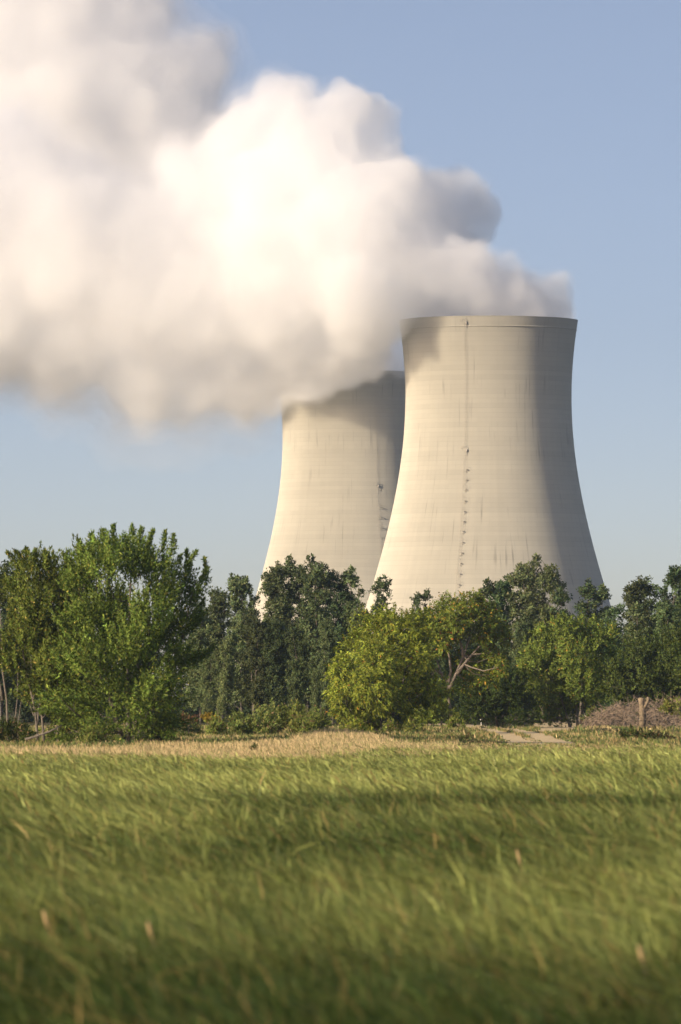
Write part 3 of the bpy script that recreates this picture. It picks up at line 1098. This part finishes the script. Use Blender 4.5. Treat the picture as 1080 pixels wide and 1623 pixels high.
px_tree('leafy_shrub', 'rounded green bush at the foot of the pale forked trunk', 575, (690, 1152), [(690, 1118, 20), (668, 1132, 16), (706, 1128, 14), (680, 1098, 18), (655, 1142, 12)],
        [[(688, 1152), (688, 1110)]], 6, (0.17, 0.21, 0.035), depth=.5, r0=0.05, shoots=1.6, per=22, L=0.22, W=0.1, up=.3, slen=.7, cat='shrub')
px_tree('locust_tree', 'broad bright green tree right of the track, thin pale trunks at its foot', 610, (915, 1150),
        [(850, 1040, 24), (862, 1010, 16), (890, 1003, 22), (928, 1000, 22), (958, 1010, 18), (912, 1035, 36), (955, 1048, 30), (868, 1075, 34), (918, 1080, 36), (968, 1078, 22), (880, 1115, 26),
         (845, 1105, 18), (940, 1108, 18), (870, 1140, 14), (838, 1060, 16), (900, 1140, 12)],
        [[(916, 1150), (914, 1095), (908, 1030), (895, 1005)], [(924, 1150), (924, 1095), (940, 1040), (955, 1010)], [(905, 1150), (885, 1090), (860, 1040)]],
        7, (0.14, 0.19, 0.036), depth=1.4, r0=0.12, bark=M_PALE, shoots=1.3, per=24, L=0.24, W=0.12, up=0.55, slen=1.0, spread=.9, extra=((0.02, (0.3, 0.2, 0.04)),))
px_tree('thicket_tree', 'dark leafy tree at the right edge behind the brush heap', 590, (1050, 1150),
        [(1005, 1078, 30), (1042, 1068, 36), (1085, 1060, 40), (1015, 1040, 24), (1062, 1030, 30), (982, 1092, 20), (1105, 1090, 40), (1050, 1108, 24), (1015, 1108, 18), (1100, 1025, 34), (980, 1060, 18)],
        [[(1050, 1150), (1048, 1090), (1045, 1030)], [(1060, 1150), (1085, 1090), (1095, 1030)], [(1040, 1150), (1010, 1095), (1000, 1050)]],
        8, (0.075, 0.10, 0.024), depth=1.4, r0=0.12, shoots=1.35, per=24, L=0.22, W=0.12, up=0.6, slen=1.0)

# slender bare-stemmed trees at the left edge
px_tree('birch_tree', 'thin crooked bare white trunk close to the left frame edge', 410, (14, 1160), [(-6, 915, 18), (8, 930, 14), (-10, 960, 20), (18, 965, 12)],
        [[(14, 1162), (11, 1110), (4, 1060), (2, 1000), (-2, 920)], [(5, 1110), (-6, 1050), (-10, 960)]], 9, (0.07, 0.085, 0.025), depth=.5, r0=0.085, bark=M_PALE, shoots=1.0, per=20,
        L=.2, W=.09, up=.8, slen=.9)
px_tree('birch_tree', 'very thin leaning pale sapling stem between left edge and big trees', 412, (24, 1160), [(30, 975, 12), (22, 1000, 12), (36, 950, 10)],
        [[(20, 1160), (28, 1105), (29, 1040), (32, 955)], [(24, 1150), (34, 1110), (40, 1075)]], 10, (0.075, 0.09, 0.025), depth=.4, r0=0.05, bark=M_PALE, shoots=1.0, per=18, L=.2, W=.09, up=.8, slen=.8)

# ------------------------------------------------------------------ the wood behind, tree by tree


def forest_proto(seed, h, width, kind):
    """A poplar-like forest tree: tufts of leaves up one or two leaders. Returns (crown mesh, trunk mesh)."""
    r = np.random.default_rng(seed)
    L, stems = [], []
    nl = 1 if kind == 'slim' else 2
    for s in range(nl):
        topx = r.normal(0, .18) * width + (s - (nl - 1) / 2) * width * .42
        topz = h * (1.0 - 0.10 * s * r.random())
        pts = [(0, 0, -.2), (topx * .25, r.normal(0, .2), topz * .35), (topx * .7, r.normal(0, .3), topz * .7), (topx, r.normal(0, .3), topz - .3)]
        stems.append(pts)
        P = np.array(pts)
        z = topz * (0.2 if kind != 'sparse' else 0.5)
        while z < topz:
            t = z / topz
            cx = np.interp(z, P[:, 2], P[:, 0])
            cy_ = np.interp(z, P[:, 2], P[:, 1])
            env = width * .5 * (0.35 + 0.65 * math.sin(math.pi * min(1, (0.15 + 0.85 * (1 - t)) ** 0.8)) ** 0.8) * (1 - .35 * t)
            for q in range(2 if kind != 'sparse' else 1):
                a = r.random() * 6.28
                rad = env * (0.25 + .75 * r.random())
                R = (0.42 + .5 * r.random()) * (0.75 + .25 * width / 4) * (1 - .35 * t)
                L.append((cx + math.cos(a) * rad, cy_ + math.sin(a) * rad, z + r.normal(0, .25), R, R * 1.15))
            z += (0.62 if kind != 'sparse' else .8) * (0.8 + .4 * r.random())
        L.append((topx, P[-1, 1], topz - .5, .5, .75))
    crown = crown_mesh('crown', L, r, M_LEAF_FOREST, (0.095, 0.132, 0.055) if kind != 'pale' else (0.12, 0.165, 0.065), shoots=1.25 if kind != 'sparse' else .9, per=20, L=.26, W=.17,
                       up=.75, slen=.75, spread=1.5, jit=.2, follow=.4, inner=.15)
    trunk = trunk_mesh('trunk', stems, L, r, M_BARK, .15, .04, sides=6, every=2)
    return crown, trunk, h


PROTO = {
    'full': [forest_proto(101, 15, 4.2, 'full'), forest_proto(102, 15, 3.6, 'full'), forest_proto(103, 15, 4.8, 'full')],
    'slim': [forest_proto(111, 15, 2.4, 'slim'), forest_proto(112, 15, 2.8, 'slim')],
    'pale': [forest_proto(121, 13, 3.4, 'pale'), forest_proto(122, 13, 4.0, 'pale')],
    'sparse': [forest_proto(131, 15, 3.2, 'sparse')],
}
GROUP = 'trees of the wood in front of the towers'


def forest_tree(name, px, top, d, kind, k, label, rz=None, wide=1.0):
    crown, trunk, h = PROTO[kind][k % len(PROTO[kind])]
    x = (px - 540) / F * d
    z = CAM_H + (HOR - top) / F * d
    s = z / (h + 0.3)
    t = thing(name, label, 'tree', (x, d, 0), GROUP, rz if rz is not None else random.Random(int(px * 7 + top)).random() * 6.28)
    t.scale = (s * wide, s * wide, s)
    link_obj('crown', crown, t)
    link_obj('trunk', trunk, t)
    return t


FOREST = [
    # name, px, top row, distance, kind, variant, width, label
    ('poplar_tree', 2, 902, 640, 'full', 0, 1.0, 'dark tree cut by the left edge, behind the bare white trunk'),
    ('poplar_tree', 60, 960, 660, 'full', 1, 1.1, 'dark forest tree glimpsed behind the ragged left-edge crown'),
    ('poplar_tree', 118, 905, 690, 'full', 2, 1.0, 'dark forest tree filling the notch between the two large left trees'),
    ('poplar_tree', 318, 965, 640, 'full', 0, 1.0, 'rounded dark tree right behind the right flank of the largest tree'),
    ('poplar_tree', 346, 938, 660, 'full', 1, 1.0, 'rounded dark tree, first to top the wood right of the largest tree'),
    ('poplar_tree', 384, 914, 670, 'full', 2, 0.9, 'round-headed tall tree against the sky left of the farther tower'),
    ('poplar_tree', 432, 900, 690, 'full', 1, 0.95, 'tall grey-green tree crossing the lower left edge of the farther tower'),
    ('poplar_tree', 458, 890, 700, 'slim', 0, 1.0, 'tallest slim spire against the farther tower'),
    ('poplar_tree', 486, 893, 690, 'full', 0, 0.9, 'tall tree with a pale bare stem, against the middle of the farther tower'),
    ('poplar_tree', 510, 898, 680, 'slim', 1, 1.1, 'narrow tree right of the middle pair before the farther tower'),
    ('poplar_tree', 528, 908, 690, 'full', 2, 0.8, 'dark broad tree before the right half of the farther tower'),
    ('poplar_tree', 558, 906, 690, 'slim', 0, 1.15, 'dark pointed tree just left of the nearer tower'),
    ('poplar_tree', 599, 911, 700, 'sparse', 0, 1.0, 'thin see-through treetop where the two towers meet'),
    ('poplar_tree', 668, 932, 700, 'sparse', 0, 0.9, 'lone thin pale treetop against the lower left of the nearer tower'),
    ('poplar_tree', 772, 925, 690, 'slim', 0, 1.2, 'slim tree, leftmost of the clump before the nearer tower'),
    ('poplar_tree', 798, 915, 700, 'pale', 0, 0.9, 'pale green tree second in the clump before the nearer tower'),
    ('poplar_tree', 829, 902, 690, 'slim', 1, 1.3, 'upright tree third in the clump before the nearer tower'),
    ('poplar_tree', 860, 892, 700, 'full', 0, 0.95, 'tallest tree of the clump, on the shadow edge of the nearer tower'),
    ('poplar_tree', 888, 938, 680, 'slim', 0, 1.2, 'low dark tree in the dip against the shaded side of the nearer tower'),
    ('spruce_like_tree', 919, 922, 690, 'slim', 1, 1.3, 'dark pointed tree against the shaded side of the nearer tower'),
    ('poplar_tree', 954, 934, 690, 'slim', 0, 1.2, 'small dark tree at the lower right corner of the nearer tower'),
    ('poplar_tree', 978, 955, 670, 'sparse', 0, 1.2, 'thin leaning tree right of the nearer tower, sky showing through'),
    ('poplar_tree', 1004, 922, 680, 'full', 1, 1.0, 'broad-headed tree against the sky right of the nearer tower'),
    ('poplar_tree', 1040, 918, 690, 'slim', 1, 1.2, 'narrow spire between the two broad trees near the right edge'),
    ('poplar_tree', 1072, 898, 680, 'full', 2, 1.0, 'tall dark tree at the right edge, highest on that side'),
    ('poplar_tree', 1120, 905, 690, 'full', 0, 1.0, 'dark tree mostly outside the right edge'),
    # lower, sunlit trees in the front of the wood
    ('aspen_tree', 330, 1040, 600, 'pale', 0, 0.8, 'small pale green tree with a thin pale stem, beside the largest tree'),
    ('aspen_tree', 352, 1010, 610, 'pale', 1, 0.7, 'light green slender tree just right of the pale-stemmed small one'),
    ('poplar_tree', 402, 975, 640, 'full', 0, 0.95, 'mid-height dark tree under the round-headed tall tree'),
    ('poplar_tree', 440, 985, 640, 'full', 2, 0.9, 'mid-height leafy tree below the left edge of the farther tower'),
    ('poplar_tree', 472, 995, 630, 'pale', 0, 0.8, 'pale lit tree in the shade below the farther tower'),
    ('aspen_tree', 497, 1060, 600, 'pale', 1, 0.75, 'small grey-green sapling standing before the darkest part of the wood'),
    ('poplar_tree', 520, 985, 640, 'full', 1, 0.9, 'mid-height dark tree left of the yellow-green tree'),
    ('poplar_tree', 570, 965, 650, 'full', 0, 0.9, 'dark tree behind the top left of the yellow-green tree'),
    ('poplar_tree', 622, 972, 650, 'full', 2, 0.9, 'dark tree behind the top of the yellow-green tree'),
    ('poplar_tree', 700, 985, 650, 'full', 1, 1.0, 'dark tree behind the orange-tinged open tree'),
    ('poplar_tree', 790, 975, 640, 'full', 2, 0.9, 'mid-height tree behind the dark bush beside the track'),
    ('poplar_tree', 830, 985, 630, 'full', 0, 0.9, 'mid-height grey tree left of the broad bright green tree'),
    ('poplar_tree', 872, 965, 640, 'pale', 0, 0.95, 'pale tree behind the broad bright green tree'),
    ('poplar_tree', 968, 990, 630, 'full', 1, 0.9, 'grey-green tree behind the right flank of the broad bright green tree'),
    ('cedar_tree', 1012, 962, 620, 'slim', 0, 1.5, 'brownish green pointed tree in front of the broad-headed one'),
    ('poplar_tree', 1062, 960, 620, 'pale', 1, 1.0, 'pale green tree in front of the tall one at the right edge'),
]
for (nm, px, top, d, kind, k, wide, lab) in FOREST:
    forest_tree(nm, px, top, d, kind, k, lab, wide=wide)

# the deep wood behind them: one dark mass
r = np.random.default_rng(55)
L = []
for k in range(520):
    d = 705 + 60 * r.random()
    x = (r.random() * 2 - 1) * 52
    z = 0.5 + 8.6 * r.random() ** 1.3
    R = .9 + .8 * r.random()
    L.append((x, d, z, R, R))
me = crown_mesh('woods', L, r, M_LEAF_FOREST, (0.032, 0.047, 0.02), shoots=.6, per=18, L=.34, W=.24, up=.5, slen=.9, spread=2.0, follow=.3, inner=.1)  # leaf colour set very dark to stand for shade in the gaps
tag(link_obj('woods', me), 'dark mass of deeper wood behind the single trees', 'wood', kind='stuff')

# ------------------------------------------------------------------ shrubs at the foot of the wood
SHR = [
    (300, 1150, 16, 480, (0.12, 0.144, 0.045), 'low brownish green bush right of the largest tree'),
    (345, 1152, 16, 470, (0.176, 0.216, 0.048), 'low bright green weed bush below the goldenrod'),
    (385, 1146, 20, 480, (0.16, 0.2, 0.051), 'round green bush in the middle of the shrub row'),
    (425, 1142, 26, 490, (0.168, 0.2, 0.054), 'widest bush of the shrub row, left of the yellow-green tree'),
    (465, 1142, 24, 490, (0.184, 0.208, 0.048), 'sunlit bush, second left of the yellow-green tree'),
    (500, 1146, 20, 485, (0.136, 0.176, 0.04), 'bush touching the left foot of the yellow-green tree'),
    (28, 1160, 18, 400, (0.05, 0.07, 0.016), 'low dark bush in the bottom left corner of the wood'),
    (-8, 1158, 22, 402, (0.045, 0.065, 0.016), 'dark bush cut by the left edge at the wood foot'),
]
SHR += [
    (560, 1156, 15, 500, (0.24, 0.27, 0.04), 'low lime bush at the left foot of the yellow-green tree'),
    (622, 1158, 13, 498, (0.13, 0.16, 0.035), 'low dark green bush under the middle of the yellow-green tree'),
    (655, 1154, 12, 505, (0.17, 0.19, 0.04), 'low bush at the right foot of the yellow-green tree'),
    (722, 1146, 10, 570, (0.15, 0.18, 0.035), 'small bush right at the base of the pale forked trunk'),
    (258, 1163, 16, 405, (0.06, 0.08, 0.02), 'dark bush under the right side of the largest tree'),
    (150, 1166, 14, 392, (0.11, 0.14, 0.03), 'low green bush at the foot of the largest tree, lit side'),
    (945, 1136, 14, 560, (0.13, 0.16, 0.035), 'green bush where the brush heap meets the bright green tree'),
    (1068, 1120, 12, 500, (0.19, 0.2, 0.045), 'yellowish bush growing on the right end of the brush heap'),
]
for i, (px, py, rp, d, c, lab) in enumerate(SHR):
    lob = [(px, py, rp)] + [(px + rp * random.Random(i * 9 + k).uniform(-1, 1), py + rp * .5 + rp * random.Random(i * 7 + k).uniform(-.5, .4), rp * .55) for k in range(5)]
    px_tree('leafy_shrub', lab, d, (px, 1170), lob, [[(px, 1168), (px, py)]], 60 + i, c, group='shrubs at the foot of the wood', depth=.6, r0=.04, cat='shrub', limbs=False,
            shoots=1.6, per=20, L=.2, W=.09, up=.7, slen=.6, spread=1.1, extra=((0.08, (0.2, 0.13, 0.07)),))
px_tree('goldenrod_plant', 'yellow flowering goldenrod clump before the small pale-stemmed tree', 478, (331, 1160), [(325, 1140, 7), (334, 1138, 7), (342, 1142, 6)],
        [[(331, 1160), (330, 1140)], [(333, 1160), (338, 1140)]], 80, (0.30, 0.21, 0.03), depth=.3, r0=.02, cat='plant', limbs=False, shoots=4, per=18, L=.12, W=.08, up=.8, slen=.4)
px_tree('dry_weed', 'rusty brown dried weed clump left of the goldenrod', 476, (300, 1160), [(292, 1142, 9), (306, 1140, 8)],
        [[(300, 1160), (298, 1140)]], 81, (0.13, 0.07, 0.04), depth=.3, r0=.02, cat='plant', limbs=False, shoots=3, per=14, L=.14, W=.05, up=1., slen=.5)
px_tree('young_sapling', 'tiny dark sapling standing alone in the tan grass strip', 318, (403, 1196), [(403, 1186, 6), (405, 1192, 4)], [[(403, 1200), (403, 1184)]], 82, (0.04, 0.06, 0.018),
        depth=.02, r0=.015, cat='plant', limbs=False, shoots=12, per=10, L=.09, W=.05, up=.6, slen=.15)
px_tree('weed_clump', 'dark green tussock at the left end of the tan strip', 300, (45, 1216), [(8, 1211, 8), (38, 1211, 9), (70, 1214, 7), (94, 1217, 5)], [[(45, 1218), (45, 1211)]], 99,
        (0.10, 0.12, 0.035), depth=.8, r0=.015, cat='weeds', limbs=False, shoots=7, per=18, L=.16, W=.035, up=1.0, slen=.5)
for k, (px, py, c, lab) in enumerate([(590, 1172, (0.06, 0.075, 0.025), 'small dark weed clump under the yellow-green tree'), (742, 1177, (0.13, 0.13, 0.045), 'reddish green weed mound left of the sandy track'),
                                      (716, 1178, (0.13, 0.16, 0.045), 'green weed clump left of the weed mound by the track'), (1040, 1172, (0.06, 0.06, 0.025), 'dark weed patch below the brush heap'),
                                      (1000, 1166, (0.09, 0.11, 0.03), 'green weeds growing at the front of the brush heap')]):
    px_tree('weed_clump', lab, 425, (px, 1180), [(px - 14, py, 9), (px, py - 3, 10), (px + 14, py, 9), (px + 24, py + 2, 7)], [[(px, 1180), (px, py)]], 90 + k, c, depth=.7, r0=.02, cat='weeds',
            limbs=False, shoots=3, per=16, L=.16, W=.07, up=.8, slen=.45, extra=((0.15, (0.16, 0.09, 0.05)),))

# ------------------------------------------------------------------ brush heap, cut trunk, marker post, dead log
M_TWIG = bark_mat('dead_wood', (0.10, 0.075, 0.05), (0.40, 0.30, 0.21), 4.0)
r = np.random.default_rng(77)
g = Geo()
for k in range(1900):
    px = 925 + 200 * r.random()
    top = np.interp(px, [925, 950, 985, 1010, 1045, 1075, 1130], [1142, 1126, 1113, 1112, 1110, 1107, 1110])
    py = top + (1160 - top) * r.random() ** .8
    d = 503 + 28 * r.random()
    c = at(px, py, d)
    c[2] = max(c[2], .05)
    u = unit(np.array([r.normal(), r.normal(), r.normal(0, .45)]))
    ln = .35 + .9 * r.random()
    k2 = c + u * ln * .5 + r.normal(0, .08, 3)
    g.tube([c - u * ln * .5, c + r.normal(0, .06, 3), k2], np.array([1, .8, .3]) * (.009 + .026 * r.random() ** 2), 4)
for k in range(230):
    px = 930 + 190 * r.random()
    top = np.interp(px, [925, 950, 985, 1010, 1045, 1075, 1130], [1146, 1132, 1120, 1118, 1116, 1112, 1114])
    c = at(px, top + 12 * r.random(), 508 + 24 * r.random())
    u = unit(np.array([r.normal(0, 1), r.normal(0, .6), .25 + .8 * r.random()]))
    ln = .5 + .9 * r.random()
    g.tube([c - u * .5, c + u * ln * .4 + r.normal(0, .05, 3), c + u * ln], np.array([1, .7, .25]) * (.012 + .016 * r.random()), 4)
o = tag(link_obj('brush_heap', g.mesh('brush_heap', M_TWIG)), 'heap of dead brown branches and twigs beside the track on the right', 'brush heap')

for a, b, lab in [((938, 1150), (985, 1112), 'long dead branch leaning against the left flank of the brush heap'), ((985, 1122), (1012, 1112), 'short dead limb lying just left of the sawn trunk'),
                  ((1055, 1142), (1086, 1104), 'dead branch sticking up at the right end of the brush heap')]:
    p0, p1 = at(*a, 510), at(*b, 516)
    g = Geo()
    m_ = (p0 + p1) / 2
    g.tube([p0, m_ + r.normal(0, .08, 3), p1], [.06, .05, .025], 6)
    g.tube([m_, m_ + np.array([.25, 0, .3]), m_ + np.array([.35, -.1, .75])], [.035, .025, .01], 5)
    tag(link_obj('dead_branch', g.mesh('dead_branch', M_TWIG)), lab, 'branch', 'dead branches on the brush heap')

g = Geo()
M_CUT = bark_mat('weathered_wood', (0.13, 0.10, 0.06), (0.29, 0.225, 0.14), 4.0)
b0 = at(1018, 1136, 508)
t = thing('cut_trunk', 'short sawn-off pale trunk with a stub branch, standing in the brush heap', 'tree trunk', (b0[0], b0[1], 0))


def rel(px, py, dd=0.0):
    q = at(px, py, 508) - b0
    return np.array([q[0], dd, q[2] + b0[2]])


g.tube([(0, 0, -.1), rel(1019, 1136), rel(1018, 1122), rel(1017, 1112), rel(1017, 1106)], [.3, .24, .21, .22, .26], 12)
link_obj('trunk', g.mesh('trunk', M_CUT, smooth=False), t)
g = Geo()
g.tube([rel(1019, 1124, -.05), rel(1024, 1118, -.1), rel(1027, 1112, -.1), rel(1028, 1105, -.08)], [.12, .12, .12, .14], 10)
link_obj('stub_branch', g.mesh('stub_branch', M_CUT), t)

bp = on_ground(763, 1147)
M_WHITE = plain_mat('white_paint', (0.8, 0.79, 0.76), .5, 20, .06)
M_BLACK = plain_mat('black_paint', (0.03, 0.03, 0.03), .5, 20, .2)
t = thing('marker_post', 'small white marker post standing in front of the dark bush by the track', 'marker post', ((763 - 540) / F * 640, 640, 0))
zt = CAM_H + (HOR - 1138) / F * 640
g = Geo()
g.box((0, 0, (zt) / 2 - .1), (.09, .05, zt + .2 - .06))
link_obj('post', g.mesh('post', M_WHITE), t)
g = Geo()
g.box((.03, -.045, zt - .34), (.17, .03, .12))
link_obj('black_band', g.mesh('black_band', M_BLACK), t)
g = Geo()
g.box((0.0, -.045, zt - .14), (.2, .035, .22))
link_obj('reflector_plate', g.mesh('reflector_plate', M_WHITE), t)

p0, p1 = on_ground(70, 1174), at(100, 1160, 392)
g = Geo()
q = lambda px, py: at(px, py, 392)
g.tube([q(40, 1172), q(55, 1168), q(78, 1160), q(98, 1150)], [.07, .08, .06, .03], 7)
g.tube([q(66, 1164), q(72, 1154), q(74, 1146)], [.04, .03, .012], 5)
tag(link_obj('fallen_branch', g.mesh('fallen_branch', M_PALE)), 'broken pale branch lying low under the left-edge tree', 'branch')

# dry stalks standing out of the grass
for k, (px, py, d, lab) in enumerate([(75, 1465, 66, 'straw-coloured dead stalk in the grass at the lower left'), (240, 1482, 64, 'second pale stalk in the grass, lower left, duller than its neighbour'),
                                      (825, 1368, 88, 'pale stalk standing in the dark grass patch on the right'), (1018, 1520, 58, 'straw-coloured dead stalk in the grass at the lower right')]):
    top = at(px - 6, py - 22, d)
    mid = at(px, py, d)
    bot = at(px + 9, py + 30, d)
    base = np.array([bot[0] + .25, d, 0.0])
    t = thing('dry_stalk', lab, 'stalk', base, 'dry stalks in the grass')
    g = Geo()
    g.tube([(0, 0, -.03), (bot - base) * .5, bot - base, mid - base], [.008, .008, .007, .006], 5)
    link_obj('stem', g.mesh('stem', M_CUT), t)
    g = Geo()
    g.tube([(bot * .35 + mid * .65) - base, mid - base + (top - mid) * .3, mid - base + (top - mid) * .7, top - base], [.008, .022, .02, .006], 6)
    link_obj('seed_head', g.mesh('seed_head', bark_mat('straw', (0.38, 0.26, 0.12), (0.5, 0.36, 0.17), 8)), t)

# ------------------------------------------------------------------ air
v = np.array([(-1900, -450, -1), (1900, -450, -1), (1900, 6100, -1), (-1900, 6100, -1), (-1900, -450, 330), (1900, -450, 330), (1900, 6100, 330), (-1900, 6100, 330)], float)
f = np.array([(0, 3, 2, 1), (4, 5, 6, 7), (0, 1, 5, 4), (1, 2, 6, 5), (2, 3, 7, 6), (3, 0, 4, 7)])
USE_HAZE = True
if USE_HAZE:
    tag(link_obj('haze', make_mesh('haze', v, f, volume_mat('haze_air', 0.00008, (0.80, 0.90, 1.0), 0.75))), 'thin pale summer haze', 'haze', kind='stuff')
